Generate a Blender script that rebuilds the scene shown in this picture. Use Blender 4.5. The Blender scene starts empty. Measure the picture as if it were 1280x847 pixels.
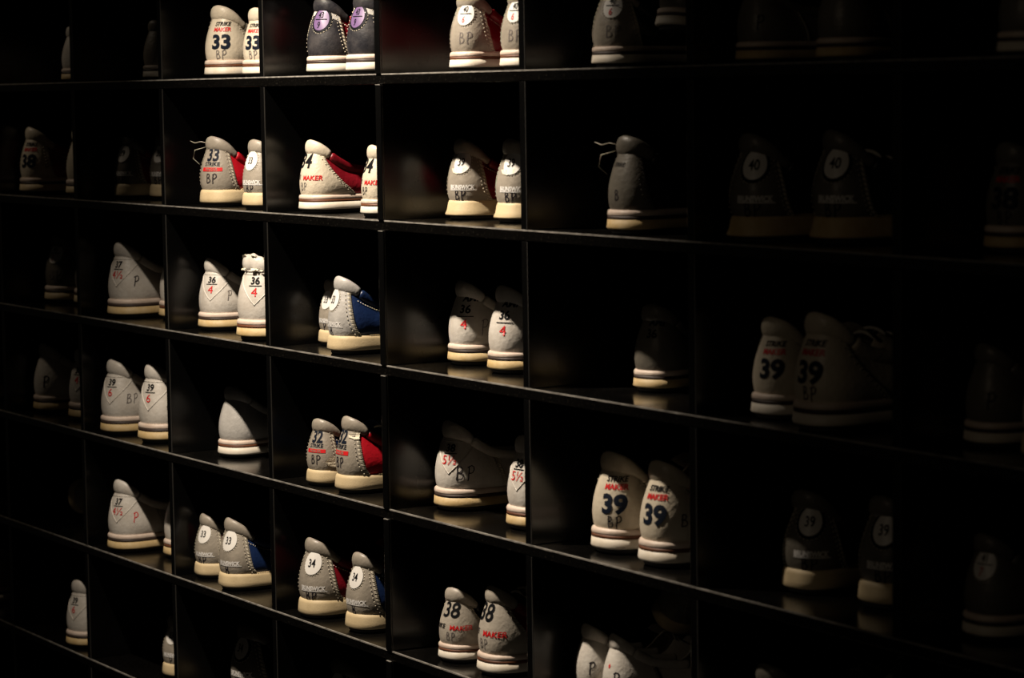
import bpy, bmesh, math, random
import numpy as np
from mathutils import Matrix, Vector

# ---------------------------------------------------------------- camera, world, lights, exposure
scene = bpy.context.scene
W, H, TD, TS = 0.30456, 0.17, 0.0125, 0.012      # cell width, cell height, divider and shelf thickness
cam_d = bpy.data.cameras.new('camera'); cam = bpy.data.objects.new('camera', cam_d)
scene.collection.objects.link(cam); scene.camera = cam
r_ = Vector((0.5323002, 0.8464321, -0.01446325)); u_ = Vector((-0.0713355, 0.06187209, 0.99553156)); f_ = Vector((-0.84354475, 0.52888991, -0.09331518))
cam.matrix_world = Matrix(((r_.x, u_.x, -f_.x, 3.29959), (r_.y, u_.y, -f_.y, -1.50763), (r_.z, u_.z, -f_.z, -0.022885), (0, 0, 0, 1)))
cam_d.sensor_width = 36; cam_d.lens = 3295.2 * 36 / 1280
cam_d.clip_start = 0.02
cam_d.dof.use_dof = True; cam_d.dof.focus_distance = 3.25; cam_d.dof.aperture_fstop = 9

world = bpy.data.worlds.new('dark_room'); scene.world = world; world.use_nodes = True
world.node_tree.nodes['Background'].inputs[0].default_value = (1.0, 0.86, 0.66, 1)
world.node_tree.nodes['Background'].inputs[1].default_value = 0.0035

def spot(name, loc, aim, watts, deg, blend, col, size):
    d = bpy.data.lights.new(name, 'SPOT'); d.energy = watts; d.spot_size = math.radians(deg); d.spot_blend = blend
    d.color = col; d.shadow_soft_size = size
    o = bpy.data.objects.new(name, d); scene.collection.objects.link(o); o.location = loc
    o.rotation_euler = (Vector(aim) - Vector(loc)).to_track_quat('-Z', 'Y').to_euler()
    return o
spot('ceiling_spot_light', (0.51, -0.60, 0.78), (0.52, 0.0, -0.42), 150, 68.5, 0.82, (1.0, 0.86, 0.70), 0.018)
spot('left_fill_spot', (-0.95, -0.62, 0.78), (-0.70, 0.0, -0.35), 5.0, 84, 1.0, (1.0, 0.82, 0.62), 0.03)  # weak unseen fill, added to lift the dim far-left columns
spot('right_fill_spot', (1.9, -2.2, 0.7), (1.45, 0.0, -0.25), 3.0, 36, 1.0, (1.0, 0.80, 0.58), 0.06)  # added fill light so the far-right columns don't go black

scene.view_settings.view_transform = 'Standard'; scene.view_settings.look = 'None'
scene.view_settings.gamma = 1; scene.view_settings.use_curve_mapping = False
scene.view_settings.exposure = 0.0

# ---------------------------------------------------------------- helpers
COL = scene.collection
def link(name, data, parent=None):
    o = bpy.data.objects.new(name, data); COL.objects.link(o)
    if parent is not None: o.parent = parent
    return o
def empty(name, loc=(0, 0, 0)):
    o = bpy.data.objects.new(name, None); COL.objects.link(o); o.location = loc; o.empty_display_size = 0.05
    return o
def tag(o, label, cat, group=None):
    o['label'] = label; o['category'] = cat
    if group: o['group'] = group
def mesh(name, V, F, smooth=True):
    m = bpy.data.meshes.new(name); m.from_pydata([tuple(map(float, v)) for v in V], [], [tuple(int(i) for i in f) for f in F]); m.update()
    if smooth: m.polygons.foreach_set('use_smooth', [True] * len(m.polygons))
    m.materials.append(None)
    return m
def put(name, m, mat, parent):
    o = link(name, m, parent)
    o.material_slots[0].link = 'OBJECT'; o.material_slots[0].material = mat
    if 'stitching' in name or name in ('frayed_edge', 'perforations'): o['kind'] = 'stuff'
    return o
def box_mesh(name, x0, x1, y0, y1, z0, z1, bev=0.0):
    bm = bmesh.new(); bmesh.ops.create_cube(bm, size=1)
    for v in bm.verts: v.co = ((x0 + x1) / 2 + v.co.x * (x1 - x0), (y0 + y1) / 2 + v.co.y * (y1 - y0), (z0 + z1) / 2 + v.co.z * (z1 - z0))
    if bev: bmesh.ops.bevel(bm, geom=bm.edges[:], offset=bev, segments=2, profile=0.5, affect='EDGES')
    m = bpy.data.meshes.new(name); bm.to_mesh(m); bm.free(); m.materials.append(None)
    return m

MATS = {}
def mat(key, col, rough=0.5, bump=0.0, bscale=300, var=0.0, dirt=None, dirt_amt=0.0, spec=0.5, vscale=40, metal=0.0):
    if key in MATS: return MATS[key]
    m = bpy.data.materials.new(key); m.use_nodes = True; nt = m.node_tree; N = nt.nodes; L = nt.links
    b = N['Principled BSDF']; b.inputs['Base Color'].default_value = (*col, 1); b.inputs['Roughness'].default_value = rough
    b.inputs['Specular IOR Level'].default_value = spec; b.inputs['Metallic'].default_value = metal
    tc = N.new('ShaderNodeTexCoord')
    if var or dirt:
        n = N.new('ShaderNodeTexNoise'); n.inputs['Scale'].default_value = vscale; n.inputs['Detail'].default_value = 6; n.inputs['Roughness'].default_value = 0.65
        oi = N.new('ShaderNodeObjectInfo'); ad = N.new('ShaderNodeVectorMath'); ad.operation = 'ADD'
        cx = N.new('ShaderNodeCombineXYZ'); ml = N.new('ShaderNodeMath'); ml.operation = 'MULTIPLY'; ml.inputs[1].default_value = 17
        L.new(oi.outputs['Random'], ml.inputs[0]); L.new(ml.outputs[0], cx.inputs[0]); L.new(ml.outputs[0], cx.inputs[2])
        L.new(tc.outputs['Object'], ad.inputs[0]); L.new(cx.outputs[0], ad.inputs[1]); L.new(ad.outputs[0], n.inputs['Vector'])
        rp = N.new('ShaderNodeValToRGB'); d = dirt or tuple(c * (1 - var) for c in col)
        amt = dirt_amt or 1.0
        rp.color_ramp.elements[0].position = 0.33; rp.color_ramp.elements[0].color = tuple(a * (1 - amt) + e * amt for a, e in zip(col, d)) + (1,)
        rp.color_ramp.elements[1].position = 0.60; rp.color_ramp.elements[1].color = (*col, 1)
        L.new(n.outputs['Fac'], rp.inputs[0]); L.new(rp.outputs[0], b.inputs['Base Color'])
    if bump:
        n2 = N.new('ShaderNodeTexNoise'); n2.inputs['Scale'].default_value = bscale; n2.inputs['Detail'].default_value = 4
        bp = N.new('ShaderNodeBump'); bp.inputs['Strength'].default_value = bump; bp.inputs['Distance'].default_value = 0.0012
        L.new(tc.outputs['Object'], n2.inputs['Vector']); L.new(n2.outputs['Fac'], bp.inputs['Height']); L.new(bp.outputs[0], b.inputs['Normal'])
    MATS[key] = m
    return m
LEA = dict(rough=0.42, bump=0.45, bscale=210)
M = {
 'cream': mat('cream_leather', (0.66, 0.58, 0.45), var=.16, **LEA),
 'white': mat('white_leather', (0.66, 0.62, 0.56), dirt=(0.40, 0.34, 0.27), dirt_amt=.45, **LEA),
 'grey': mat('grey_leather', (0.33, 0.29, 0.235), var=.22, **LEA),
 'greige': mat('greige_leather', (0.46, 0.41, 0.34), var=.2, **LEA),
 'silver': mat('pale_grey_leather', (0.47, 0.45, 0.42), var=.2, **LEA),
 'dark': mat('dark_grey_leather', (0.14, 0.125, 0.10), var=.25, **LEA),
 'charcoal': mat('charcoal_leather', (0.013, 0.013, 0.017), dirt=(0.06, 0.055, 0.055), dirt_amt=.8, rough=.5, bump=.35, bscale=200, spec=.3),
 'red': mat('red_leather', (0.56, 0.008, 0.02), var=.12, **LEA),
 'maroon': mat('maroon_leather', (0.21, 0.004, 0.012), var=.15, **LEA),
 'navy': mat('navy_leather', (0.007, 0.022, 0.085), var=.2, **LEA),
 'black': mat('black_leather', (0.012, 0.012, 0.014), var=.2, **LEA),
 'sole_cream': mat('cream_rubber', (0.62, 0.49, 0.29), 0.6, .15, 500, dirt=(0.40, 0.30, 0.16), dirt_amt=.45),
 'sole_white': mat('white_rubber', (0.70, 0.64, 0.54), 0.55, .12, 500, dirt=(0.48, 0.38, 0.24), dirt_amt=.4),
 'sole_tan': mat('tan_leather_sole', (0.50, 0.35, 0.15), 0.6, .2, 400, dirt=(0.66, 0.54, 0.34), dirt_amt=.5, vscale=60),
 'welt': mat('pinkish_white_welt', (0.68, 0.56, 0.47), 0.5, .3, 220, dirt=(0.42, 0.30, 0.22), dirt_amt=.5),
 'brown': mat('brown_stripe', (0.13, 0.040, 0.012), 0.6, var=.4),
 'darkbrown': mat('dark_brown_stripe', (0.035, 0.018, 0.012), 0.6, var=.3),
 'outsole': mat('dark_outsole', (0.012, 0.011, 0.010), 0.7),
 'ink': mat('black_print', (0.004, 0.0045, 0.006), 0.6, spec=.12),
 'blueink': mat('blue_black_print', (0.005, 0.009, 0.020), 0.6, spec=.15),
 'redink': mat('red_print', (0.62, 0.012, 0.014), 0.45),
 'pen': mat('marker_ink', (0.016, 0.013, 0.018), 0.6, spec=.15),
 'pencil': mat('faded_pen_ink', (0.15, 0.13, 0.12), 0.5),
 'whiteprint': mat('white_print', (0.85, 0.83, 0.80), 0.35, .4, 700, dirt=(0.40, 0.37, 0.33), dirt_amt=.4, vscale=500),
 'discwhite': mat('white_label', (0.78, 0.75, 0.70), 0.4),
 'purple': mat('purple_label', (0.13, 0.075, 0.18), 0.45),
 'thread': mat('pale_stitching', (0.62, 0.56, 0.44), 0.6),
 'darkthread': mat('dark_stitching', (0.05, 0.045, 0.04), 0.6),
 'lining': mat('torn_foam_lining', (0.80, 0.72, 0.55), 0.8, .8, 300),
 'lace': mat('pale_laces', (0.55, 0.52, 0.46), 0.8),
}

# ---------------------------------------------------------------- shoe geometry (nominal metres, heel centre at origin, toe +y, heel 0.10 high)
CP = np.array([(0,-.033),(.012,-.0315),(.022,-.0255),(.0295,-.014),(.0325,.002),(.032,.025),(.031,.055),(.033,.085),(.040,.120),(.045,.150),(.044,.175),(.036,.202),(.020,.220),(0,.226)])
def catmull(P, n=10):
    Q = np.vstack([[-P[1][0], P[1][1]], P, [-P[-2][0], P[-2][1]]]); o = []
    for i in range(1, len(Q) - 2):
        for t in np.arange(n) / n:
            o.append(.5 * ((2 * Q[i]) + (-Q[i-1] + Q[i+1]) * t + (2*Q[i-1] - 5*Q[i] + 4*Q[i+1] - Q[i+2]) * t*t + (-Q[i-1] + 3*Q[i] - 3*Q[i+1] + Q[i+2]) * t**3))
    o.append(P[-1]); return np.array(o)
HALF = catmull(CP)
def inset_half(P, d):
    T = np.gradient(P, axis=0); T /= np.linalg.norm(T, axis=1)[:, None]; Nn = np.stack([-T[:, 1], T[:, 0]], 1)   # left normal of heel->toe on right side = inward
    Q = P + Nn * d; Q[0, 0] = 0; Q[-1, 0] = 0; Q[:, 0] = np.maximum(Q[:, 0], 0); return Q
BASE = inset_half(HALF, .0052)
ARC = np.r_[0, np.cumsum(np.linalg.norm(np.diff(BASE, axis=0), axis=1))]; LH = ARC[-1]
HS = .0245                                        # sole height
def ss(x, a, b): t = np.clip((x - a) / (b - a), 0, 1); return t * t * (3 - 2 * t)
ZY = np.linspace(-.034, .227, 120); ZZ = np.interp(ZY, [-.033, -.027, -.014, 0, .02, .04, .065, .085, .097, .11, .155, .18, .205, .226], [.0865, .0855, .0790, .0700, .0605, .0555, .0525, .0535, .066, .078, .064, .054, .041, .033])
for _ in range(3): ZZ[1:-1] = (ZZ[:-2] + 2 * ZZ[1:-1] + ZZ[2:]) / 4
def ztop(y): return np.interp(y, ZY, ZZ)
def top(s):
    bx = np.interp(s, ARC, BASE[:, 0]); by = np.interp(s, ARC, BASE[:, 1])
    kx = np.interp(by, [-.033, .02, .085, .095, .115, .15, .165, .226], [.74, .76, .76, .70, .40, .22, 0.0, 0.0])
    ty = by + .0100 * np.clip((.03 - by) / .06, 0, 1) - .02 * ss(by, .195, .226)
    return bx, by, bx * kx, ty, ztop(by)
def P(S, Vv, off=0.0, hs=HS):
    """point(s) on the upper: signed arc s from the heel back, v 0..1 from the sole up"""
    S = np.asarray(S, float); Vv = np.asarray(Vv, float); S, Vv = np.broadcast_arrays(S, Vv)
    def raw(S, v):
        a = np.abs(S); sg = np.where(S < 0, -1., 1.); bx, by, tx, ty, tz = top(np.clip(a, 0, LH)); k = ss(by, .08, .165)
        w = (1 - k) * np.clip(v, 0, 1) ** 1.6 + k * (1 - np.cos(np.clip(v, 0, 1) * np.pi / 2)); zf = (1 - k) * v + k * np.sin(np.clip(v, 0, 1) * np.pi / 2)
        bul = .0042 * np.sin(np.pi * np.clip(v, 0, 1) ** .8) * (1 - k); hx = bx; hy = by - .02
        n = np.sqrt((bx / .03) ** 2 + 1e-9); ox = bul * np.clip(bx / .028, 0, 1); oy = -bul * np.clip(1 - (by + .033) / .03, 0, 1)
        x = bx + (tx - bx) * w + ox; y = by + (ty - by) * w + oy; z = hs + (tz - hs) * zf
        return np.stack([x * sg, y, z], -1)
    p = raw(S, Vv)
    if np.any(off):
        e = 1e-3
        du = raw(S + e, Vv) - raw(S - e, Vv); dv = raw(S, np.minimum(Vv + e, 1)) - raw(S, np.maximum(Vv - e, 0)); n = np.cross(du, dv)
        n /= np.linalg.norm(n, axis=-1)[..., None] + 1e-12
        p = p + n * np.asarray(off)[..., None] if np.ndim(off) else p + n * off
    return p
def v_of(s, z): return (z - HS) / (ztop(np.interp(np.abs(s), ARC, BASE[:, 1])) - HS)
def grid(nr, nc, wrap=False):
    F = []
    for i in range(nr - 1):
        for j in range(nc - (0 if wrap else 1)):
            F.append((i * nc + j, i * nc + (j + 1) % nc, (i + 1) * nc + (j + 1) % nc, (i + 1) * nc + j))
    return F
def ring(inset, z):
    h = inset_half(HALF, inset)[::2]; full = np.vstack([h, (h[::-1] * [-1, 1])[1:-1]]); return np.c_[full, np.full(len(full), z)]
def loft(name, spec):
    R = [ring(i, z) for i, z in spec]; n = len(R[0]); V = np.vstack(R); F = grid(len(R), n, True)
    F.append(tuple(range(n))[::-1]); F.append(tuple((len(R) - 1) * n + k for k in range(n)))
    m = mesh(name, V, F)
    for p in m.polygons[-2:]: p.use_smooth = False
    return m
G = {}
G['outsole'] = loft('outsole', [(.0062, 0), (.0050, .0012), (.0046, .0058)])
G['cup'] = loft('cup_sole', [(.006, .0052), (.0012, .0055), (.0000, .0072), (.0004, .012), (.0012, .0195), (.0022, .0225), (.0045, .0242), (.012, .0242)])
G['flare'] = loft('flared_sole', [(.006, .0052), (-.0012, .0055), (-.0016, .0072), (.0006, .012), (.0022, .0205), (.0034, .0232), (.0055, .0245), (.012, .0245)])
G['stack'] = loft('stacked_sole', [(.006, .0052), (.0002, .0055), (-.0004, .0072), (.0006, .0152), (.004, .0152)])
G['line'] = loft('sole_stripe', [(.004, .0150), (.0007, .0150), (.0007, .0189), (.004, .0189)])
G['rim'] = loft('welt', [(.004, .0187), (.0010, .0188), (.0005, .0202), (.0006, .0225), (.0016, .0243), (.004, .0252), (.012, .0252)])
# upper
def upper_mesh():
    S = np.r_[np.linspace(-LH, -.085, 26), np.linspace(-.078, .078, 40), np.linspace(.085, LH, 26)]; Vv = np.linspace(0, 1, 15)
    g = P(S[None], Vv[:, None]); return mesh('upper', g.reshape(-1, 3), grid(15, len(S)))
G['upper'] = upper_mesh()
# heel patch outlines: half width in arc metres as a function of v
PATCH = {'bell': ([0, .15, .35, .6, .85, 1], [.043, .037, .033, .030, .027, .025]),
         'wide': ([0, .12, .3, .5, .7, .85, 1], [.078, .076, .068, .056, .043, .034, .028]),
         'full': ([0, .3, .7, 1], [.086, .083, .078, .074])}
def pw(kind, v): return np.interp(v, *PATCH[kind])
def patch_mesh(kind, v0=0.0, v1=1.0, thick=.0014, c=0.0):
    nv, ns = 18, 37; Vv = np.linspace(v0, v1, nv); a = np.linspace(-1, 1, ns); S = c + a[None] * pw(kind, Vv)[:, None]; VV = np.repeat(Vv[:, None], ns, 1)
    off = np.full_like(S, thick); off[:, 0] = off[:, -1] = 0.0002; S2 = S.copy(); S2[:, 1] = S[:, 0] + .0003; S2[:, -2] = S[:, -1] - .0003
    g = P(S2, VV, off); return mesh('heel_patch', g.reshape(-1, 3), grid(nv, ns))
CACHE = {}
def cached(fn, *a):
    k = (fn.__name__,) + a
    if k not in CACHE: CACHE[k] = fn(*a)
    return CACHE[k]
# padded collar
def collar_mesh(s0, s1, rx0, rz0, rx1, rz1, sag=0.0, seed=0, tl=.11):
    S = np.linspace(s0, s1, 34); bx, by, tx, ty, tz = top(np.abs(S)); tx = tx * np.where(S < 0, -1, 1)
    C = np.stack([tx, ty, tz], 1); T = np.gradient(C, axis=0); T /= np.linalg.norm(T, axis=1)[:, None]; Nn = np.cross(T, [0, 0, 1]); Nn /= np.linalg.norm(Nn, axis=1)[:, None]; U = np.cross(Nn, T)
    t = np.clip(np.abs(S) / tl, 0, 1) ** 1.3; rx = rx0 + (rx1 - rx0) * t; rz = rz0 + (rz1 - rz0) * t
    rng = np.random.RandomState(seed); th = np.linspace(0, 2 * np.pi, 16, endpoint=False); V = []
    wob = np.interp(S, np.linspace(s0, s1, 12), rng.rand(12) * sag)
    for i in range(len(S)):
        e = 1.0 if 0 < i < len(S) - 1 else .72
        for a in th: V.append(C[i] + U[i] * (.0035 + wob[i]) + (Nn[i] * np.cos(a) * rx[i] + U[i] * np.sin(a) * rz[i]) * e)
    F = grid(len(S), 16, True); F.append(tuple(range(16))[::-1]); F.append(tuple((len(S) - 1) * 16 + k for k in range(16)))
    return mesh('collar', V, F)
def heel_collar(c, worn=0):
    return collar_mesh(c - .036, c + .036, *((.0064, .0112, .0050, .0066, .0024, 4) if worn else (.0050, .0110, .0038, .0050)), tl=.040)
def side_collar(c, sg):
    a, e = (c + .0365, .120) if sg > 0 else (-.120, c - .0365)
    return collar_mesh(a, e, .0043, .0066, .0040, .0058)
def tube(name, pts, r, n=6):
    pts = np.array(pts, float); T = np.gradient(pts, axis=0); T /= np.linalg.norm(T, axis=1)[:, None] + 1e-9; V = []
    for i, p in enumerate(pts):
        a = np.cross(T[i], [0.13, 0.2, .97]); a /= np.linalg.norm(a) + 1e-9; b = np.cross(T[i], a); k = r * (1 if 0 < i < len(pts) - 1 else .5)
        for q in range(n): V.append(p + k * (a * math.cos(2 * math.pi * q / n) + b * math.sin(2 * math.pi * q / n)))
    F = grid(len(pts), n, True); F.append(tuple(range(n))[::-1]); F.append(tuple((len(pts) - 1) * n + k for k in range(n)))
    return mesh(name, V, F)
def tongue_mesh():
    Y = np.linspace(.088, .172, 12); X = np.linspace(-1, 1, 9); V = []
    for y in Y:
        z = np.interp(y, [.088, .10, .12, .172], [.088, .080, .0735, .055]); w = np.interp(y, [.088, .172], [.026, .010])
        for x in X: V.append((x * w, y, z - .010 * x * x))
    return mesh('tongue', V, grid(12, 9))
G['tongue'] = tongue_mesh()
G['lace'] = []
for k in range(5):
    y = .104 + k * .0115; z = float(np.interp(y, [.10, .11, .155], [.070, .079, .0655])); hw = float(np.interp(y, [.10, .115, .155], [.026, .017, .010]))
    G['lace'].append(tube('lace', [(x * hw, y + .004 * (x if k % 2 else -x), z + .003 - .006 * x * x) for x in np.linspace(-1, 1, 9)], .0019))
def dashes(name, segs, w=.0006):
    V = []; F = []
    for a, b, nrm in segs:
        a, b, nrm = map(np.asarray, (a, b, nrm)); d = b - a; sd = np.cross(d, nrm); sd = sd / (np.linalg.norm(sd) + 1e-9) * w; k = len(V)
        V += [a - sd, a + sd, b + sd, b - sd]; mid = (a + b) / 2 + nrm * .0008; V += [mid - sd * .6, mid + sd * .6]
        F += [(k, k+1, k+5, k+4), (k+4, k+5, k+2, k+3), (k, k+4, k+3), (k+1, k+2, k+5)]
    return mesh(name, V, F, False)
def stitch_mesh(kind, c=0.0):
    seg = []
    for sg in (-1, 1):
        for i, v in enumerate(np.linspace(.03, .97, 24)):
            s = pw(kind, v); a = P(c + sg * (s - .0045), v + (.01 if i % 2 else -.01), .0018); b = P(c + sg * (s + .0002), v, .0014); n = P(c + sg * s, v, .01) - P(c + sg * s, v, 0.0); n /= np.linalg.norm(n)
            seg.append((a, b, n))
            if i % 2 == 0: seg.append((P(c + sg * (s - .0075), v, .0018), P(c + sg * (s - .0075), min(v + .028, 1), .0018), n))
    return dashes('stitching', seg)
def welt_stitches():
    h = inset_half(HALF, .0030); a = np.r_[0, np.cumsum(np.linalg.norm(np.diff(h, axis=0), axis=1))]; seg = []
    for sg in (-1, 1):
        for s in np.arange(.058, a[-1] - .01, .0034):
            x, y = np.interp(s, a, h[:, 0]), np.interp(s, a, h[:, 1]); x2, y2 = np.interp(s + .0019, a, h[:, 0]), np.interp(s + .0019, a, h[:, 1])
            seg.append(((sg * x, y, .0243), (sg * x2, y2, .0243), (0, 0, 1)))
    return dashes('sole_stitching', seg, .0009)
G['sole_stitch'] = welt_stitches()
def topline_stitch():
    seg = []
    for sg in (-1, 1):
        for s in np.arange(.036, .105, .0036):
            n = P(sg * s, .85, .01) - P(sg * s, .85); n /= np.linalg.norm(n); seg.append((P(sg * s, .86, .0006), P(sg * (s + .0022), .86, .0006), n))
    return dashes('topline_stitching', seg, .0005)
G['top_stitch'] = topline_stitch()

# flat print wrapped on to the heel
def wrap(name, V2, F, off):
    V2 = np.array(V2, float); S = V2[:, 0]; z = V2[:, 1]
    return mesh(name, P(S, np.clip(v_of(S, z), 0, 1), off), F)
TEXT = {}
def text_mesh(s, cs, cz, hgt, bold=0.0, shear=0.0, squeeze=1.0, off=.0019):
    key = (s, round(cs, 4), cz, hgt, bold, shear, squeeze, off)
    if key in TEXT: return TEXT[key]
    c = bpy.data.curves.new('print', 'FONT'); c.body = s; c.align_x = 'CENTER'; c.offset = bold; c.shear = shear; c.resolution_u = 3; c.size = 1
    o = bpy.data.objects.new('print', c); COL.objects.link(o); m0 = bpy.data.meshes.new_from_object(o); bpy.data.objects.remove(o); bpy.data.curves.remove(c)
    bm = bmesh.new(); bm.from_mesh(m0); bpy.data.meshes.remove(m0)
    ys = [v.co.y for v in bm.verts]; y0, y1 = min(ys), max(ys); k = hgt / (y1 - y0); xs = [v.co.x for v in bm.verts]; xm = (min(xs) + max(xs)) / 2
    for v in bm.verts: v.co.x = (v.co.x - xm) * k * squeeze + cs; v.co.y = (v.co.y - (y0 + y1) / 2) * k + cz; v.co.z = 0
    x0, x1 = min(v.co.x for v in bm.verts), max(v.co.x for v in bm.verts); x = x0 + .0022
    while x < x1:
        bmesh.ops.bisect_plane(bm, geom=bm.verts[:] + bm.edges[:] + bm.faces[:], plane_co=(x, 0, 0), plane_no=(1, 0, 0)); x += .0022
    bm.verts.index_update(); V2 = [(v.co.x, v.co.y) for v in bm.verts]; F = [[v.index for v in f.verts] for f in bm.faces]; bm.free()
    m = wrap('print', V2, F, off); TEXT[key] = m; return m
def ribbon(lines, cs, cz, hgt, wd, seed=0, asp=.75, off=.0017):
    rng = random.Random(seed); V = []; F = []
    for ln in lines:
        pts = np.array(ln, float); d = np.r_[0, np.cumsum(np.linalg.norm(np.diff(pts, axis=0), axis=1))]; t = np.linspace(0, d[-1], max(5, int(d[-1] * 9)))
        pts = np.stack([np.interp(t, d, pts[:, 0]), np.interp(t, d, pts[:, 1])], 1); sm = pts.copy(); sm[1:-1] = (pts[:-2] + pts[1:-1] * 2 + pts[2:]) / 4; pts = sm
        pts = pts * [hgt * asp, hgt] + [cs, cz - hgt / 2] + np.array([[rng.uniform(-.0003, .0003), rng.uniform(-.0003, .0003)] for _ in pts]); T = np.gradient(pts, axis=0); T /= np.linalg.norm(T, axis=1)[:, None] + 1e-9
        n = np.stack([-T[:, 1], T[:, 0]], 1); k = len(V)
        for q, p in enumerate(pts): V += [p - n[q] * wd / 2, p + n[q] * wd / 2]
        F += [(k + 2*q, k + 2*q + 2, k + 2*q + 3, k + 2*q + 1) for q in range(len(pts) - 1)]
    return wrap('handwriting', V, F, off)
LB = [[(.05, .02), (.10, 1.0)], [(.02, .96), (.38, 1.0), (.52, .82), (.42, .62), (.12, .54)], [(.12, .54), (.50, .50), (.64, .30), (.50, .06), (0, .0)]]
LP = [[(.08, -.08), (.14, .98)], [(0, .88), (.30, 1.04), (.58, .92), (.60, .66), (.40, .48), (.10, .46)]]
def letters(txt):
    out = []; x = -(len(txt) * .95 - .3) / 2
    for ch in txt:
        for ln in (LB if ch == 'B' else LP): out.append([(a + x, b) for a, b in ln])
        x += .95
    return out
def disc(name, cs, cz, rx, rz, off, hole=0.0, n=32):
    V = []; F = []
    rs = (hole, 1.0) if hole else (0.0, .5, 1.0)
    for r in rs: V += [(cs + rx * r * math.cos(2 * math.pi * k / n), cz + rz * r * math.sin(2 * math.pi * k / n)) for k in range(n)]
    F = grid(len(rs), n, True); return wrap(name, V, F, off)
def disc_stitch(cs, cz, rx, rz, n=26):
    seg = []
    for k in range(n):
        a = 2 * math.pi * k / n; b = a + .13; q = lambda t: (cs + rx * math.cos(t), cz + rz * math.sin(t)); s0, z0 = q(a); s1, z1 = q(b)
        nn = P(s0, v_of(s0, z0), .01) - P(s0, v_of(s0, z0)); nn /= np.linalg.norm(nn); seg.append((P(s0, v_of(s0, z0), .0016), P(s1, v_of(s1, z1), .0016), nn))
    return dashes('label_stitching', seg, .0004)
def bar(name, cs, cz, w, h, off=.0019, tilt=0.0):
    V = []; n = 10
    for k in range(n):
        x = -w / 2 + w * k / (n - 1); V += [(cs + x, cz - h / 2 + x * tilt), (cs + x, cz + h / 2 + x * tilt)]
    return wrap(name, V, [(2*k, 2*k + 2, 2*k + 3, 2*k + 1) for k in range(n - 1)], off)
def path_tube(name, pts, r, off=.0014):
    V = []
    for a, b in zip(pts[:-1], pts[1:]):
        for t in np.linspace(0, 1, 8, endpoint=False): V.append((a[0] + (b[0] - a[0]) * t, a[1] + (b[1] - a[1]) * t))
    V.append(pts[-1]); V = np.array(V); return tube(name, P(V[:, 0], np.clip(v_of(V[:, 0], V[:, 1]), 0, 1), off), r)

# label layouts -------------------------------------------------
def print_maker(sh, c, num, kind, bp=('pencil', .012), dark='ink', side_bp=False):
    if kind == 1:        # word, word, big number, initials
        put('black_lettering', text_mesh('STRIKE', c + .001, .0735, .0056, .03, .25), M[dark], sh)
        put('red_lettering', text_mesh('MAKER', c + .0005, .0660, .0056, .03, .1), M['redink'], sh)
        put('size_number', text_mesh(num, c, .0495, .0200, .04), M['blueink'], sh)
        if bp: put('handwriting', ribbon(letters('BP'), c + (.031 if side_bp else .001), .0325 if not side_bp else .0450, .0110, .0011, sh_seed(sh)), M[bp[0]], sh)
    elif kind == 2:      # big number, both words in one line, initials
        put('size_number', text_mesh(num, c, .0705, .0200, .018, .1), M[dark], sh)
        put('black_lettering', text_mesh('STRIKE', c - .019, .0490, .0060, .02, .1), M[dark], sh)
        put('red_lettering', text_mesh('MAKER', c + .015, .0480, .0064, .02, .1), M['redink'], sh)
        if bp: put('handwriting', ribbon(letters('BP'), c + .002, .0365, .0100, .0011, sh_seed(sh)), M[bp[0]], sh)
    else:                # tall number, black word, word on a red bar, initials
        put('size_number', text_mesh(num, c, .0730, .0185, .03, 0, .85), M['blueink'], sh)
        put('black_lettering', text_mesh('STRIKE', c, .0600, .0056, .02), M['blueink'], sh)
        put('red_bar', bar('red_bar', c, .0525, .030, .0052), M['redink'], sh)
        put('pale_lettering', text_mesh('MAKER', c, .0525, .0036, .0, 0, 1.1, .0023), M['grey'], sh)
        if bp: put('handwriting', ribbon(letters('BP'), c + .001, .0400, .0125, .0015, sh_seed(sh)), M[bp[0]], sh)
def sh_seed(sh): return int(sh['seed_']) if 'seed_' in sh.keys() else 1
def print_circle(sh, c, num, strip=True, bp='BP', ringdark=False, low=None, face='discwhite', z=.069, ink='ink', bink='pen'):
    zs = z - .030
    if ringdark: put('label_ring', disc('label_ring', c, z, .0146, .0163, .0022), M['ink'], sh)
    put('round_label', disc('round_label', c, z, .0112 if ringdark else .0118, .0132 if ringdark else .0138, .0025), M[face], sh)
    put('label_stitching', disc_stitch(c, z, .0150 if ringdark else .0134, .0168 if ringdark else .0150), M['thread'], sh)
    if low:
        put('size_number', text_mesh(num, c, z + .0060, .0076, .01, .1, .72, .0029), M[ink], sh)
        put('number_line', bar('number_line', c, z + .0004, .0165, .0009, .0029), M[ink], sh)
        put('lower_number', text_mesh(low, c - .001, z - .0066, .0082, .005, .1, .7, .0029), M['redink' if face != 'purple' else 'ink'], sh)
    else: put('size_number', text_mesh(num, c, z, .0098, .012, 0, .72, .0029), M[ink], sh)
    if strip:
        put('white_lettering', text_mesh('BRUNSWICK', c + .002, zs, .0058, .05, .05, .74), M['whiteprint'], sh)
        put('white_underline', bar('white_underline', c + .003, zs - .0035, .034, .0010, .0019), M['whiteprint'], sh)
    if bp: put('handwriting', ribbon(letters(bp), c + .001, zs - .0095, .0115, .0014, sh_seed(sh)), M[bink], sh)
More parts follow.
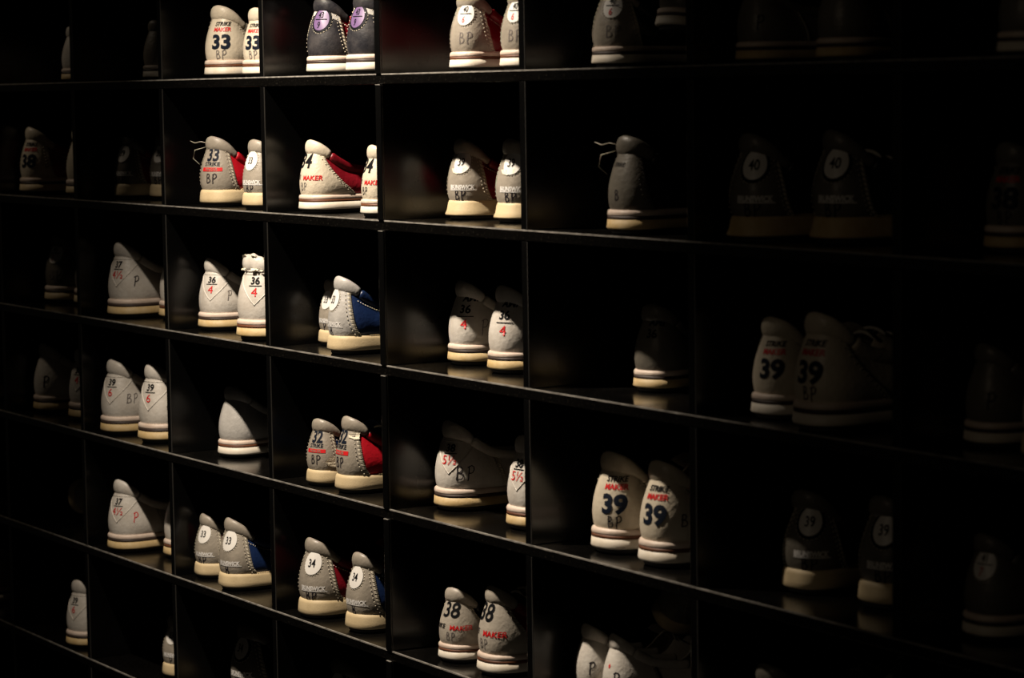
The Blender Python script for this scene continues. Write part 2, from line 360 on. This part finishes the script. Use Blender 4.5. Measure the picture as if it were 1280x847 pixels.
def print_triangle(sh, c, num, low, bp='P', bx=.026, bh=.0125, bink='pencil', big=1.0):
    zt, zb = .0770, .0420
    put('triangle_piping', path_tube('triangle_piping', [(c + .030, zt), (c + .0, zb), (c - .030, zt)], .0008), M['white'], sh)
    put('triangle_top_piping', path_tube('triangle_top_piping', [(c - .030, zt), (c + .030, zt)], .0008), M['white'], sh)
    put('size_number', text_mesh(num, c - .001, .0700, .0088 * big, .03), M['ink'], sh)
    put('number_line', bar('number_line', c - .001, .0640, .0155, .0009), M['ink'], sh)
    put('lower_number', text_mesh(low, c - .001, .0570, .0100 * big, .0, .0), M['redink'], sh)
    if bp: put('handwriting', ribbon(letters(bp), c + bx, .049 if bh < .014 else .043, bh, .0011, sh_seed(sh)), M[bink], sh)

def make_shoe(X, Y, Z, th, s, st, seed, c=0.0):
    c = round(c / .003) * .003
    sh = empty('bowling_shoe', (X, Y, Z)); sh.rotation_euler = (0, 0, math.radians(th)); sh.scale = (s, s, s)
    sh['seed_'] = seed
    put('outsole', G['outsole'], M['outsole'], sh)
    if st['sole'] in ('cup', 'flare'):
        so = put('sole', G[st['sole']], M[st.get('solecol', 'sole_cream')], sh); put('sole_stitching', G['sole_stitch'], M[st.get('solecol', 'sole_cream')], so)
    else:
        put('sole', G['stack'], M[st.get('solecol', 'sole_white')], sh); put('sole_stripe', G['line'], M[st.get('line', 'brown')], sh); put('welt', G['rim'], M['welt'], sh)
    up = put('upper', G['upper'], M[st['q']], sh); md = up.modifiers.new('thickness', 'SOLIDIFY'); md.thickness = .0018; md.offset = -1
    if st['q'] in ('maroon', 'navy') and st['patch'] != 'wide': put('topline_stitching', G['top_stitch'], M['thread'], up)
    if st['patch'] == 'split':
        put('heel_patch', cached(patch_mesh, 'bell', 0, .84, .0014, c), M[st['p']], sh); put('upper_heel_patch', cached(patch_mesh, 'bell', .84, 1, .0019, c), M['silver'], sh); k = 'bell'
    else: k = st['patch']; c = 0.0 if k == 'full' else c; put('heel_patch', cached(patch_mesh, k, 0.0, 1.0, .0014, c), M[st['p']], sh)
    put('stitching', cached(stitch_mesh, k, c), M[st.get('thread', 'thread')], sh)
    put('heel_collar', cached(heel_collar, c, int(bool(st.get('worn')))), M[st.get('c', st['p'])], sh)
    for sg in (-1, 1): put('side_collar', cached(side_collar, c, sg), M[st.get('sc', st['q'])], sh)
    put('tongue', G['tongue'], M[st['q']], sh)
    for m in G['lace']: put('lace', m, M['lace'], sh)
    return sh

# (row, col, key) -> style, look
def S_(patch, p, q, sole, pr, look, **k): return dict(patch=patch, p=p, q=q, sole=sole, pr=pr, look=look, **k)
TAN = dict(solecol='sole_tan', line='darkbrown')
ST = {
(0,-2,'a'): S_('full','white','white','stack',None,'dim whitish shoe cut off by the divider',**TAN),
(0,-1,'a'): S_('bell','grey','grey','stack',None,'dim grey shoe with a light sole',line='darkbrown'),
(0,0,'a'): S_('wide','cream','cream','stack',('m',1,'33','pencil'),'cream shoe with big black 33',sc='dark'),
(0,0,'b'): S_('wide','cream','cream','stack',('m',1,'33','pencil'),'cream shoe, its 33 cut off by the divider',sc='dark'),
(0,1,'a'): S_('split','charcoal','maroon','stack',('p','43','9'),'charcoal and silver shoe with purple oval',line='darkbrown'),
(0,1,'b'): S_('split','charcoal','maroon','stack',('p','43','9'),'charcoal and silver shoe, purple oval near the divider',line='darkbrown'),
(0,2,'a'): S_('bell','grey','maroon','stack',('c2','40','6'),'grey and maroon shoe with oval 40 over 6',p2='x'),
(0,2,'b'): S_('bell','grey','maroon','stack',('c2','40','6'),'grey shoe half hidden, oval 40 over 6'),
(0,3,'a'): S_('bell','grey','black','stack',('c2','40','6'),'dim grey shoe with red 6 in an oval',line='darkbrown'),
(0,3,'b'): S_('bell','dark','black','stack',None,'dim shoe with its heel raised',line='darkbrown'),
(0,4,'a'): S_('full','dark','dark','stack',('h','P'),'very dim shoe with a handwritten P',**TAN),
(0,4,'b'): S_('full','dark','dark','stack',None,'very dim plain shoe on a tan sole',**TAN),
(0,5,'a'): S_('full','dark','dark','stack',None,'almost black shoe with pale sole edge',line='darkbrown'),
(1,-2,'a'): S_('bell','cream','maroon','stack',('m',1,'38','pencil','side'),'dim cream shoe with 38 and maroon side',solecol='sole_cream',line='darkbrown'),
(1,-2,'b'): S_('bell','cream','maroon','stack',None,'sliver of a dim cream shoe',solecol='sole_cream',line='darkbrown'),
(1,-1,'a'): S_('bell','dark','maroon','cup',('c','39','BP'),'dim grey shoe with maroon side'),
(1,-1,'b'): S_('bell','dark','maroon','cup',('c','39','BP'),'dim grey shoe half behind the divider'),
(1,0,'a'): S_('bell','grey','red','cup',('m',3,'33','pen'),'grey shoe with bright red side and loose thread',extra='thread'),
(1,0,'b'): S_('bell','grey','red','cup',('c','33','BP'),'grey shoe with a white oval 33'),
(1,1,'a'): S_('wide','cream','maroon','stack',('m',2,'34','pencil'),'cream shoe with maroon side and black 4'),
(1,1,'b'): S_('wide','cream','maroon','stack',('m',2,'34','pen'),'cream shoe mostly behind the divider, black 4'),
(1,2,'a'): S_('bell','grey','maroon','flare',('c','39','BP'),'half-shaded grey shoe with oval 39',extra='tear'),
(1,2,'b'): S_('bell','grey','maroon','flare',('c','39','BP'),'half-shaded grey shoe by the divider, oval 39',extra='tear'),
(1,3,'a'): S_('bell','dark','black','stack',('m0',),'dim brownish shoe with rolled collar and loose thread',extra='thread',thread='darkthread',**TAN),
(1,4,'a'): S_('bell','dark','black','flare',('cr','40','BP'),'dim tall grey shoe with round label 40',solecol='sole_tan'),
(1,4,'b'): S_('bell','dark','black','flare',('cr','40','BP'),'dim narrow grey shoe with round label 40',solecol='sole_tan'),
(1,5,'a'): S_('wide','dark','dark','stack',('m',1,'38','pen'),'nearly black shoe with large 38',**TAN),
(2,-2,'a'): S_('full','dark','dark','stack',('c2','41','7'),'dim grey shoe with black and red numbers',line='darkbrown',solecol='sole_cream'),
(2,-2,'b'): S_('full','dark','dark','stack',None,'thin dim sliver of a shoe',line='darkbrown',solecol='sole_cream'),
(2,-1,'a'): S_('full','white','white','stack',('t','37','4½','P','pen'),'white shoe with triangle 37 and P',**TAN),
(2,-1,'b'): S_('full','white','white','stack',None,'sliver of a white shoe',solecol='sole_tan'),
(2,0,'a'): S_('full','white','white','stack',('t','36','4','P','pencil'),'white shoe, triangle 36 over red 4, half shaded',**TAN),
(2,0,'b'): S_('full','white','white','stack',('t','36','4','',''),'white shoe with frayed collar, 36 over red 4',worn=True,extra='fray',solecol='sole_tan'),
(2,1,'a'): S_('bell','grey','black','cup',('c','33','P'),'shaded grey shoe mostly behind the blue one'),
(2,1,'b'): S_('bell','silver','navy','cup',('c','33','B'),'blue shoe with perforated collar and silver heel',extra='perf'),
(2,2,'a'): S_('full','white','white','stack',('a','36','4'),'white shoe with 36 over red 4, blackened collar',**TAN),
(2,2,'b'): S_('full','white','white','stack',('a','36','4'),'white shoe beside the divider, 36 over red 4',**TAN),
(2,3,'a'): S_('full','dark','dark','stack',('a','36',''),'shaded shoe with only its tan sole lit',**TAN),
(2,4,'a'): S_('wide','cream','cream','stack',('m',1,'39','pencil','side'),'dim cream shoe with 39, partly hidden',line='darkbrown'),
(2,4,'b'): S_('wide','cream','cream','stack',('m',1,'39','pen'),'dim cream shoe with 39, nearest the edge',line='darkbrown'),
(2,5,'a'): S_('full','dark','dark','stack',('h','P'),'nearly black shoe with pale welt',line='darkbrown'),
(2,5,'b'): S_('full','white','white','cup',None,'pale shoe at the photo edge'),
(3,-3,'a'): S_('full','dark','dark','cup',None,'faint sliver of a shoe'),
(3,-2,'a'): S_('full','white','white','stack',('h','P'),'dim white shoe with a handwritten P',**TAN),
(3,-2,'b'): S_('full','white','white','stack',('t','36','4','',''),'dim white sliver of a shoe with red number',**TAN),
(3,-1,'a'): S_('full','white','white','stack',('t','39','6','BP','pencil'),'white shoe with triangle 39 over 6',**TAN),
(3,-1,'b'): S_('full','white','white','stack',('t','39','6','B','pencil'),'white shoe with triangle 39, cut by the divider',**TAN),
(3,0,'a'): S_('full','silver','silver','stack',None,'lone pale grey shoe, half in shadow'),
(3,1,'a'): S_('bell','grey','navy','cup',('m',3,'32','pen'),'grey shoe with 32 and torn dark side',extra='torn'),
(3,1,'b'): S_('bell','grey','red','cup',('m',3,'32','pen'),'grey shoe with bright red side and white stitches',extra='patch'),
(3,2,'a'): S_('full','white','white','stack',('t','38','5½','BP','pen'),'white shoe with bold handwritten BP, half in shadow',**TAN),
(3,2,'b'): S_('full','white','white','stack',('t','38','5½','',''),'white shoe mostly behind the divider',solecol='sole_tan'),
(3,3,'a'): S_('wide','cream','cream','stack',('m',1,'39','pen'),'cream shoe, 39 and bold BP, shadowed top'),
(3,3,'b'): S_('wide','cream','cream','stack',('m',1,'39','pen','side'),'cream shoe with 39 beside the divider'),
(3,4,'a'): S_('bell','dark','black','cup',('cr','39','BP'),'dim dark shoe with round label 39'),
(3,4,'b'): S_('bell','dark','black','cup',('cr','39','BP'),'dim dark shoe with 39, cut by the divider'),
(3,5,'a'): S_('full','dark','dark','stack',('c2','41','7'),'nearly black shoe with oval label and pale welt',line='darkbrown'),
(4,-1,'a'): S_('full','white','white','stack',('t','37','4½','P','redink'),'white shoe with triangle 37 and reddish P',**TAN),
(4,-1,'b'): S_('full','white','white','stack',None,'sliver of a white shoe beside the divider',solecol='sole_tan'),
(4,0,'a'): S_('bell','grey','maroon','cup',('c','33','BP'),'grey and maroon shoe with small round label'),
(4,0,'b'): S_('bell','grey','navy','cup',('c','33','B'),'grey and navy shoe with small round label'),
(4,1,'a'): S_('bell','grey','maroon','cup',('c','34','BP'),'grey and maroon shoe with round label 34'),
(4,1,'b'): S_('bell','grey','navy','cup',('c','34','B'),'grey and navy shoe with round label 34'),
(4,2,'a'): S_('wide','greige','black','stack',('m',2,'38','pencil'),'grey shoe with large 38 over red lettering',light='x'),
(4,2,'b'): S_('wide','greige','maroon','stack',('m',2,'38','pencil'),'grey shoe with 38 cut at its left edge'),
(4,3,'a'): S_('full','white','white','stack',('h','P'),'shaded white shoe with a handwritten P'),
(4,3,'b'): S_('full','white','white','stack',('hr','P'),'lit white shoe with dark stitches and a P',thread='darkthread'),
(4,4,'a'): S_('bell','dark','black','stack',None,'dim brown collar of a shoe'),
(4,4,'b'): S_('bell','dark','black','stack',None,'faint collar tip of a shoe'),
(5,-3,'a'): S_('full','grey','grey','stack',None,'faint shoe at the left photo edge',line='darkbrown'),
(5,-2,'a'): S_('full','white','white','stack',('t','39','6','P','pen'),'dim white shoe with P, cut by the divider',**TAN),
(5,-1,'a'): S_('bell','grey','grey','cup',('c','33','P'),'sliver of a grey shoe on cream sole'),
(5,0,'a'): S_('bell','dark','black','cup',('cr','34','BP'),'dark shoe with a dim round 34'),
(5,1,'a'): S_('bell','dark','maroon','cup',('cr','34','BP'),'dark shoe with a faint round label'),
}

PLACED = [
    (0, -2, 'a', -0.4025, 0.0577, 16.0, 0.84, -45),
    (0, -1, 'a', -0.1077, 0.0577, 16.0, 0.84, -45),
    (0, 0, 'a', 0.105, 0.056, 16.0, 0.969, -25),
    (0, 0, 'b', 0.2048, 0.0599, 16.0, 0.905, -42),
    (0, 1, 'a', 0.3854, 0.0621, 4.0, 0.972, -37),
    (0, 1, 'b', 0.4876, 0.0624, 4.0, 0.981, -48),
    (0, 2, 'a', 0.7315, 0.0597, 16.0, 0.9, -37),
    (0, 2, 'b', 0.84, 0.0597, 12.0, 0.9, -40),
    (0, 3, 'a', 1.0208, 0.0593, 16.0, 0.887, -29),
    (0, 4, 'a', 1.2693, 0.0581, -4.0, 0.851, -35),
    (0, 4, 'b', 1.3919, 0.0591, 12.0, 0.88, -35),
    (0, 5, 'a', 1.635, 0.0581, 8.0, 0.851, -35),
    (1, -2, 'a', -0.5511, 0.0523, -4.0, 1.039, -45),
    (1, -2, 'b', -0.396, 0.0643, 12.0, 1.039, -45),
    (1, -1, 'a', -0.246, 0.0728, 0.0, 0.932, -50),
    (1, -1, 'b', -0.1761, 0.0968, -8.0, 0.932, -45),
    (1, 0, 'a', 0.0924, 0.049, 12.0, 0.938, -38),
    (1, 0, 'b', 0.2194, 0.0479, 8.0, 0.906, -51),
    (1, 1, 'a', 0.3788, 0.0482, 0.0, 0.914, -63),
    (1, 1, 'b', 0.5379, 0.0465, -4.0, 0.865, -66),
    (1, 2, 'a', 0.67, 0.0909, 0.0, 0.937, -37),
    (1, 2, 'b', 0.7771, 0.0912, 4.0, 0.946, -35),
    (1, 3, 'a', 1.0741, 0.0454, 4.0, 1.011, -50),
    (1, 4, 'a', 1.2741, 0.0525, -4.0, 1.046, -24),
    (1, 4, 'b', 1.3566, 0.0895, -12.0, 1.076, -30),
    (1, 5, 'a', 1.5757, 0.1041, -4.0, 0.974, -35),
    (2, -2, 'a', -0.5526, 0.0896, -4.0, 1.078, -42),
    (2, -2, 'b', -0.4647, 0.1012, -12.0, 1.066, -42),
    (2, -1, 'a', -0.2251, 0.0542, 4.0, 1.096, -40),
    (2, -1, 'b', -0.1394, 0.0958, -4.0, 1.084, -40),
    (2, 0, 'a', 0.0527, 0.0625, -4.0, 0.984, -33),
    (2, 0, 'b', 0.2204, 0.0427, 16.0, 1.111, -22),
    (2, 1, 'a', 0.3541, 0.0817, -4.0, 0.84, -55),
    (2, 1, 'b', 0.4573, 0.0436, -4.0, 0.957, -65),
    (2, 2, 'a', 0.6674, 0.0926, -4.0, 0.987, -29),
    (2, 2, 'b', 0.776, 0.0809, 0.0, 0.996, -33),
    (2, 3, 'a', 1.0305, 0.1026, 16.0, 0.926, -33),
    (2, 4, 'a', 1.2921, 0.0625, 4.0, 0.985, -31),
    (2, 4, 'b', 1.3889, 0.0425, 0.0, 1.105, -40),
    (2, 5, 'a', 1.569, 0.0842, -8.0, 0.914, -35),
    (2, 5, 'b', 1.6686, 0.0628, -4.0, 0.995, -42),
    (3, -2, 'a', -0.5531, 0.0657, -4.0, 1.083, -45),
    (3, -2, 'b', -0.4265, 0.0717, 0.0, 1.083, -45),
    (3, -1, 'a', -0.2352, 0.0419, 0.0, 1.089, -39),
    (3, -1, 'b', -0.1162, 0.049, 4.0, 1.12, -38),
    (3, 0, 'a', 0.0926, 0.0679, 12.0, 0.968, -40),
    (3, 1, 'a', 0.3934, 0.0397, 12.0, 0.84, -46),
    (3, 1, 'b', 0.47, 0.0431, 0.0, 0.943, -62),
    (3, 2, 'a', 0.6614, 0.0766, -4.0, 1.049, -33),
    (3, 2, 'b', 0.8314, 0.0709, 8.0, 1.058, -45),
    (3, 3, 'a', 1.0114, 0.0655, 8.0, 1.076, -21),
    (3, 3, 'b', 1.108, 0.0601, 4.0, 1.093, -38),
    (3, 4, 'a', 1.3077, 0.0871, 8.0, 1.004, -18),
    (3, 4, 'b', 1.4091, 0.1009, 8.0, 1.057, -25),
    (3, 5, 'a', 1.5746, 0.079, -4.0, 0.94, -37),
    (4, -1, 'a', -0.2222, 0.0407, 4.0, 1.05, -40),
    (4, -1, 'b', -0.1194, 0.0838, 4.0, 1.085, -45),
    (4, 0, 'a', 0.0441, 0.047, -8.0, 0.878, -48),
    (4, 0, 'b', 0.1451, 0.0378, -4.0, 0.964, -46),
    (4, 1, 'a', 0.3764, 0.0394, 0.0, 1.012, -37),
    (4, 1, 'b', 0.4897, 0.0444, 4.0, 0.982, -50),
    (4, 2, 'a', 0.704, 0.0466, 12.0, 0.867, -42),
    (4, 2, 'b', 0.7923, 0.0515, 0.0, 1.014, -60),
    (4, 3, 'a', 0.963, 0.0637, -4.0, 0.84, -42),
    (4, 3, 'b', 1.0251, 0.0577, -12.0, 0.84, -50),
    (3, -3, 'a', -0.775, 0.043, 20.0, 1.12, -45),
    (5, -3, 'a', -0.8091, 0.049, 8.0, 1.12, -45),
    (4, 4, 'a', 1.2959, 0.0516, 4.0, 1.019, -42),
    (4, 4, 'b', 1.4369, 0.097, 12.0, 1.12, -42),
    (5, -2, 'a', -0.3908, 0.0397, 16.0, 1.022, -45),
    (5, -1, 'a', -0.1105, 0.0655, 16.0, 0.895, -45),
    (5, 0, 'a', 0.0994, 0.079, 8.0, 1.12, -45),
    (5, 1, 'a', 0.371, 0.079, 0.0, 1.12, -45),
]
# ---------------------------------------------------------------- the room
def lam(key, base, rough, dust):
    m = bpy.data.materials.new(key); m.use_nodes = True; nt = m.node_tree; N = nt.nodes; L = nt.links; b = N['Principled BSDF']
    tc = N.new('ShaderNodeTexCoord'); n = N.new('ShaderNodeTexNoise'); n.inputs['Scale'].default_value = 420; n.inputs['Detail'].default_value = 3
    n2 = N.new('ShaderNodeTexNoise'); n2.inputs['Scale'].default_value = 14; n2.inputs['Detail'].default_value = 5
    L.new(tc.outputs['Object'], n.inputs['Vector']); L.new(tc.outputs['Object'], n2.inputs['Vector'])
    r = N.new('ShaderNodeValToRGB'); r.color_ramp.elements[0].position = .60; r.color_ramp.elements[0].color = (*base, 1); r.color_ramp.elements[1].position = .78; r.color_ramp.elements[1].color = (*dust, 1)
    L.new(n.outputs['Fac'], r.inputs[0]); L.new(r.outputs[0], b.inputs['Base Color'])
    mr = N.new('ShaderNodeMapRange'); mr.inputs['From Min'].default_value = .3; mr.inputs['From Max'].default_value = .7; mr.inputs['To Min'].default_value = rough - .05; mr.inputs['To Max'].default_value = rough + .12
    L.new(n2.outputs['Fac'], mr.inputs['Value']); L.new(mr.outputs[0], b.inputs['Roughness']); b.inputs['Specular IOR Level'].default_value = .5
    return m
M['lam'] = lam('black_laminate', (.0022, .002, .0018), .16, (.030, .026, .020))
M['lamv'] = lam('black_laminate_divider', (.0018, .0018, .0018), .20, (.004, .0035, .003))
M['edge'] = mat('worn_and_lit_edge', (.30, .28, .25), .5, .3, 400, dirt=(.06, .055, .05), dirt_amt=.8, vscale=60)  # worn shelf edges; its pale tone also paints light on divider tops
M['edge_dark'] = mat('divider_edge', (.03, .028, .025), .5, .2, 400)
M['floor'] = mat('dark_carpet', (.02, .018, .016), .9, .5, 120)
M['wall'] = mat('black_wall_paint', (.015, .015, .015), .8, .1, 60)
C0, C1, R0, R1, DEP = -5, 8, -2, 9, .36
for nm, b, mt in (('floor', (-4, 5, -4.5, DEP + .12, -1.60, -1.55), 'floor'), ('wall_back', (-4, 5, DEP + .03, DEP + .12, -1.55, 1.5), 'wall')):
    o = put(nm, box_mesh(nm, *b), M[mt], None); o['kind'] = 'structure'
rack = empty('shoe_rack', (0, 0, -H * R1))
tag(rack, 'black laminate cubby rack holding all the bowling shoes', 'shoe rack')
def child(nm, m, mt, loc):
    o = put(nm, m, M[mt], rack); o.location = (loc[0], loc[1], loc[2] + H * R1); return o
xl, xr = C0 * W, C1 * W + TD
shelf_m = box_mesh('shelf', xl, xr, 0, DEP, -TS, 0, .0009)
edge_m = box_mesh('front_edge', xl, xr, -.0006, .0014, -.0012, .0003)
for r in range(R0, R1 + 1):
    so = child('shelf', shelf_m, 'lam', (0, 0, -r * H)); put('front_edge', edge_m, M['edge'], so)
DX = {2: -.0028, 3: .0022}
dv = box_mesh('divider', 0, TD, .0004, DEP, .0002, H - TS - .0002, .0006)
dvp = box_mesh('divider', 0, TD, -.0022, DEP, .0002, H - TS - .0002, .0007)
dve = box_mesh('divider_edge', TD - .0006, TD + .0003, -.0001, .0009, .0006, H - TS - .0006)
lit_top = box_mesh('divider_lit_top', .001, TD - .001, -.0024, -.0004, H - TS - .0009, H - TS - .0001)  # pale sliver painting the light caught on the protruding divider's top end
for c in range(C0, C1 + 1):
    for r in range(R0 + 1, R1 + 1):
        dd = child('divider', dvp if c == 2 else dv, 'lamv', (c * W + DX.get(c, 0), 0, -r * H))
        put('divider_edge', dve, M['edge_dark'], dd)
        if c == 2: put('divider_lit_top', lit_top, M['edge'], dd)
child('back_panel', box_mesh('back_panel', xl, xr, DEP + .0005, DEP + .008, -R1 * H - TS, -R0 * H, .0005), 'lamv', (0, 0, 0))
child('plinth', box_mesh('plinth', xl + .01, xr - .01, .03, DEP, -1.549, -R1 * H - TS - .0003, .001), 'lamv', (0, 0, 0))

# ---------------------------------------------------------------- the shoes
ROWN = {0: 'top', 1: 'second', 2: 'third', 3: 'fourth', 4: 'fifth', 5: 'bottom'}
COLN = {-3: 'leftmost', -2: 'first', -1: 'second', 0: 'third', 1: 'fourth', 2: 'fifth', 3: 'sixth', 4: 'seventh', 5: 'eighth'}
GROUP = 'bowling shoes in the rack cubbies'
def label_of(r, c, k, look, single):
    return '%s, %s row, %s column%s' % (look, ROWN[r], COLN[c], '' if single else {'a': ', left of pair', 'b': ', right of pair'}.get(k, ''))
def decorate(sh, st, c, seed):
    pr = st['pr']
    if pr:
        k = pr[0]
        if k == 'm': print_maker(sh, c, pr[2], pr[1], (pr[3],), side_bp=len(pr) > 4)
        elif k == 'm0':
            put('black_lettering', text_mesh('STRIKE', c - .002, .0700, .0040, .02, .2), M['ink'], sh); put('handwriting', ribbon(letters('B'), c, .040, .010, .0010, seed), M['pen'], sh)
        elif k == 'c': print_circle(sh, c, pr[1], True, pr[2], z=.0705 if pr[1] == '39' else .0690)
        elif k == 'cr': print_circle(sh, c, pr[1], True, pr[2], ringdark=True, z=.0700)
        elif k == 'c2': print_circle(sh, c, pr[1], False, '', low=pr[2], z=.0710); put('handwriting', ribbon(letters('BP'), c + .003, .0420, .0135, .0012, seed), M['pencil'], sh)
        elif k == 'p': print_circle(sh, c, pr[1], False, '', ringdark=True, low=pr[2], face='purple', z=.0700)
        elif k == 't': print_triangle(sh, c, pr[1], pr[2], pr[3], (.017 if pr[4] == 'pen' else .027) if len(pr[3]) > 1 else .024, (.0150 if pr[4] == 'pen' else .0115) if pr[3] == 'BP' else .0125, pr[4] or 'pen')
        elif k == 'a':
            put('brand_lettering', text_mesh('AMF', c + .006, .0790, .0080, .04, .2, 1.1), M['ink'], sh)
            put('size_number', text_mesh(pr[1], c, .0665, .0102, .03), M['ink'], sh)
            if pr[2]:
                put('number_line', bar('number_line', c, .0580, .020, .0010), M['ink'], sh); put('lower_number', text_mesh(pr[2], c, .0495, .0110, .0, .0), M['redink'], sh)
            put('handwriting', ribbon(letters('P'), c + .023, .046, .0165, .0010, seed), M['pencil'], sh)
        elif k in ('h', 'hr'):
            put('handwriting', ribbon(letters('P'), c + .008, .046, .0150, .0014, seed), M['pen'], sh)
            if k == 'hr': put('red_mark', disc('red_mark', c - .004, .060, .0018, .0026, .0018), M['redink'], sh)
    ex = st.get('extra')
    if ex == 'thread':
        for q, pts in enumerate(([(-.012, -.018, .090), (-.024, -.020, .092), (-.032, -.024, .090), (-.040, -.026, .093)], [(-.014, -.020, .084), (-.030, -.026, .080), (-.033, -.027, .068), (-.020, -.026, .060)])):
            put('loose_thread', tube('loose_thread', pts, .0005, 5), M['thread'], sh)
    if ex == 'tear':
        V = [(c - .015, .0625), (c - .005, .0625), (c + .004, .0630), (c + .010, .0660), (c + .004, .0585), (c - .004, .0560), (c - .011, .0580)]
        put('torn_lining', wrap('torn_lining', V, [(0, 6, 5, 1), (1, 5, 4, 2), (2, 4, 3)], .0026), M['lining'], sh)
    if ex in ('torn', 'patch'):
        V = []; F = []; rg = random.Random(9); n = 12; z0, z1 = (.027, .044) if ex == 'torn' else (.070, .079)
        for i in range(n):
            z = z0 + (z1 - z0) * i / (n - 1); e = float(pw('bell', v_of(.05, z))); w = .010 * math.sin(math.pi * (i + .5) / n) + .002
            V += [(e - w - rg.random() * .003, z), (e + .001 + rg.random() * .001, z)]
        put('torn_lining', wrap('torn_lining', V, [(2*i, 2*i+1, 2*i+3, 2*i+2) for i in range(n - 1)], .0026), M['lining'], sh)
    if ex == 'patch':
        seg = []
        for a in np.linspace(2.0, 4.4, 13):
            q = lambda t: (.098 + .022 * math.cos(t), .052 + .020 * math.sin(t)); (s0, z0), (s1, z1) = q(a), q(a + .09); n = P(s0, .5, .01) - P(s0, .5); n /= np.linalg.norm(n)
            seg.append((P(s0, v_of(s0, z0), .0006), P(s1, v_of(s1, z1), .0006), n))
        put('side_stitching', dashes('side_stitching', seg, .0007), M['thread'], sh)
    if ex == 'perf':
        V = []; F = []
        for s in np.linspace(.046, .10, 9):
            bx, by, tx, ty, tz = top(s); cc = np.array([tx + .0058, ty, tz + .0085]); t = np.array([0, 1, -.35]); t /= np.linalg.norm(t); b = np.array([-.5, .2, .8]); b /= np.linalg.norm(b); k = len(V)
            for q in range(8): V.append(cc + .0009 * (t * math.cos(q * math.pi / 4) + b * math.sin(q * math.pi / 4)))
            V.append(cc + np.array([.0006, 0, .0003])); F += [(k + q, k + (q + 1) % 8, k + 8) for q in range(8)]
        put('perforations', mesh('perforations', V, F), M['black'], sh)
    if ex == 'fray':
        rg = random.Random(3); V = []; F = []
        for q in range(26):
            s = rg.uniform(-.034, .036); bx, by, tx, ty, tz = top(abs(s)); tx *= (-1 if s < 0 else 1); up = rg.random() < .7
            out = np.array([tx, ty - .004, 0]); out /= np.linalg.norm(out) + 1e-9; al = np.array([-out[1], out[0], 0])
            o = np.array([tx, ty, tz]) + out * (.0035 if up else .0062) + np.array([0, 0, .0125 if up else -.0005]); k = len(V); w = rg.uniform(.0014, .0032)
            d = (np.array([0, 0, rg.uniform(.0015, .004)]) + out * rg.uniform(-.001, .003)) if up else out * rg.uniform(.001, .003) + np.array([0, 0, -rg.uniform(.001, .003)])
            V += [o - al * w, o + al * w, o + d + al * w * rg.uniform(.1, .8), o + d * rg.uniform(.6, 1.3) - al * w * rg.uniform(.1, .8), o + out * .0016 + d * .4]; F += [(k, k + 1, k + 4), (k + 1, k + 2, k + 4), (k + 2, k + 3, k + 4), (k + 3, k, k + 4), (k, k + 1, k + 2, k + 3)]
        put('frayed_edge', mesh('frayed_edge', V, F), M['lining'], sh)
        put('collar_crease', path_tube('collar_crease', [(-.034, .0815), (.034, .0805)], .0022), M['white'], sh)
cells = {}
for t in PLACED: cells.setdefault((t[0], t[1]), []).append(t[2])
cells[(0, 3)] = ['a', 'b']
LAB = {}
n_ = 0
def label_arc(X, Y, th, s, phi):
    # arc position on the heel that faces the camera side the way the photographed label does
    d = Vector((X - cam.matrix_world.translation.x, Y - cam.matrix_world.translation.y)).normalized(); rt = np.array([-d.y, d.x]) * -1
    if rt[0] < 0 and rt[1] < 0: rt = -rt
    S = np.linspace(-.05, .05, 101); q = P(S, np.clip(v_of(S, .062), 0, 1)) * s; a = math.radians(th)
    w = (q[:, 0] * math.cos(a) - q[:, 1] * math.sin(a)) * rt[0] + (q[:, 0] * math.sin(a) + q[:, 1] * math.cos(a)) * rt[1]
    i0 = int(w.argmin()); tgt = w[i0] + .029 * (1 + math.sin(math.radians(phi)))
    for i in range(i0, 101):
        if w[i] >= tgt: return float(S[i])
    return .03
for (r, c, k, X, Y, th, s, phi) in PLACED:
    n_ += 1; st = ST[(r, c, k)]
    zz = -r * H + .0003
    ca = label_arc(X, Y, th, s, phi); sh = make_shoe(X, Y, zz, th, s, st, 100 + n_, ca)
    decorate(sh, st, ca, 100 + n_)
    tag(sh, label_of(r, c, k, st['look'], len(cells[(r, c)]) == 1), 'shoe', GROUP)
    if 'seed_' in sh: del sh['seed_']
def special(st, X, Y, Z, rot, s, seed, label, prnt=True):
    sh = make_shoe(0, 0, 0, 0, s, st, seed); decorate(sh, st, .006, seed)
    sh.matrix_world = Matrix.Translation((X, Y, Z)) @ rot @ Matrix.Scale(s, 4)
    tag(sh, label, 'shoe', GROUP)
    if 'seed_' in sh: del sh['seed_']
    return sh
RX = lambda d: Matrix.Rotation(math.radians(d), 4, 'X'); RY = lambda d: Matrix.Rotation(math.radians(d), 4, 'Y'); RZ = lambda d: Matrix.Rotation(math.radians(d), 4, 'Z')
# heel raised, toe down on the shelf
special(ST[(0, 3, 'b')], 1.085, .095, .0345, RZ(6) @ RX(-9), .90, 301, label_of(0, 3, 'b', ST[(0, 3, 'b')]['look'], False))
# lying on its side, sole facing left
special(S_('bell', 'grey', 'red', 'cup', None, ''), -.505, .085, -4 * H + .0405, RZ(4) @ RY(84), .88, 302, 'grey and red shoe lying on its side, fifth row, first column')
# tipped against the other two in the crowded cubby
special(S_('bell', 'grey', 'grey', 'cup', None, ''), 0.990, .142, -4 * H + .082, RZ(-3) @ RX(-3) @ RY(40), .80, 303, 'dim tipped-up shoe with curved cream sole, fifth row, sixth column')
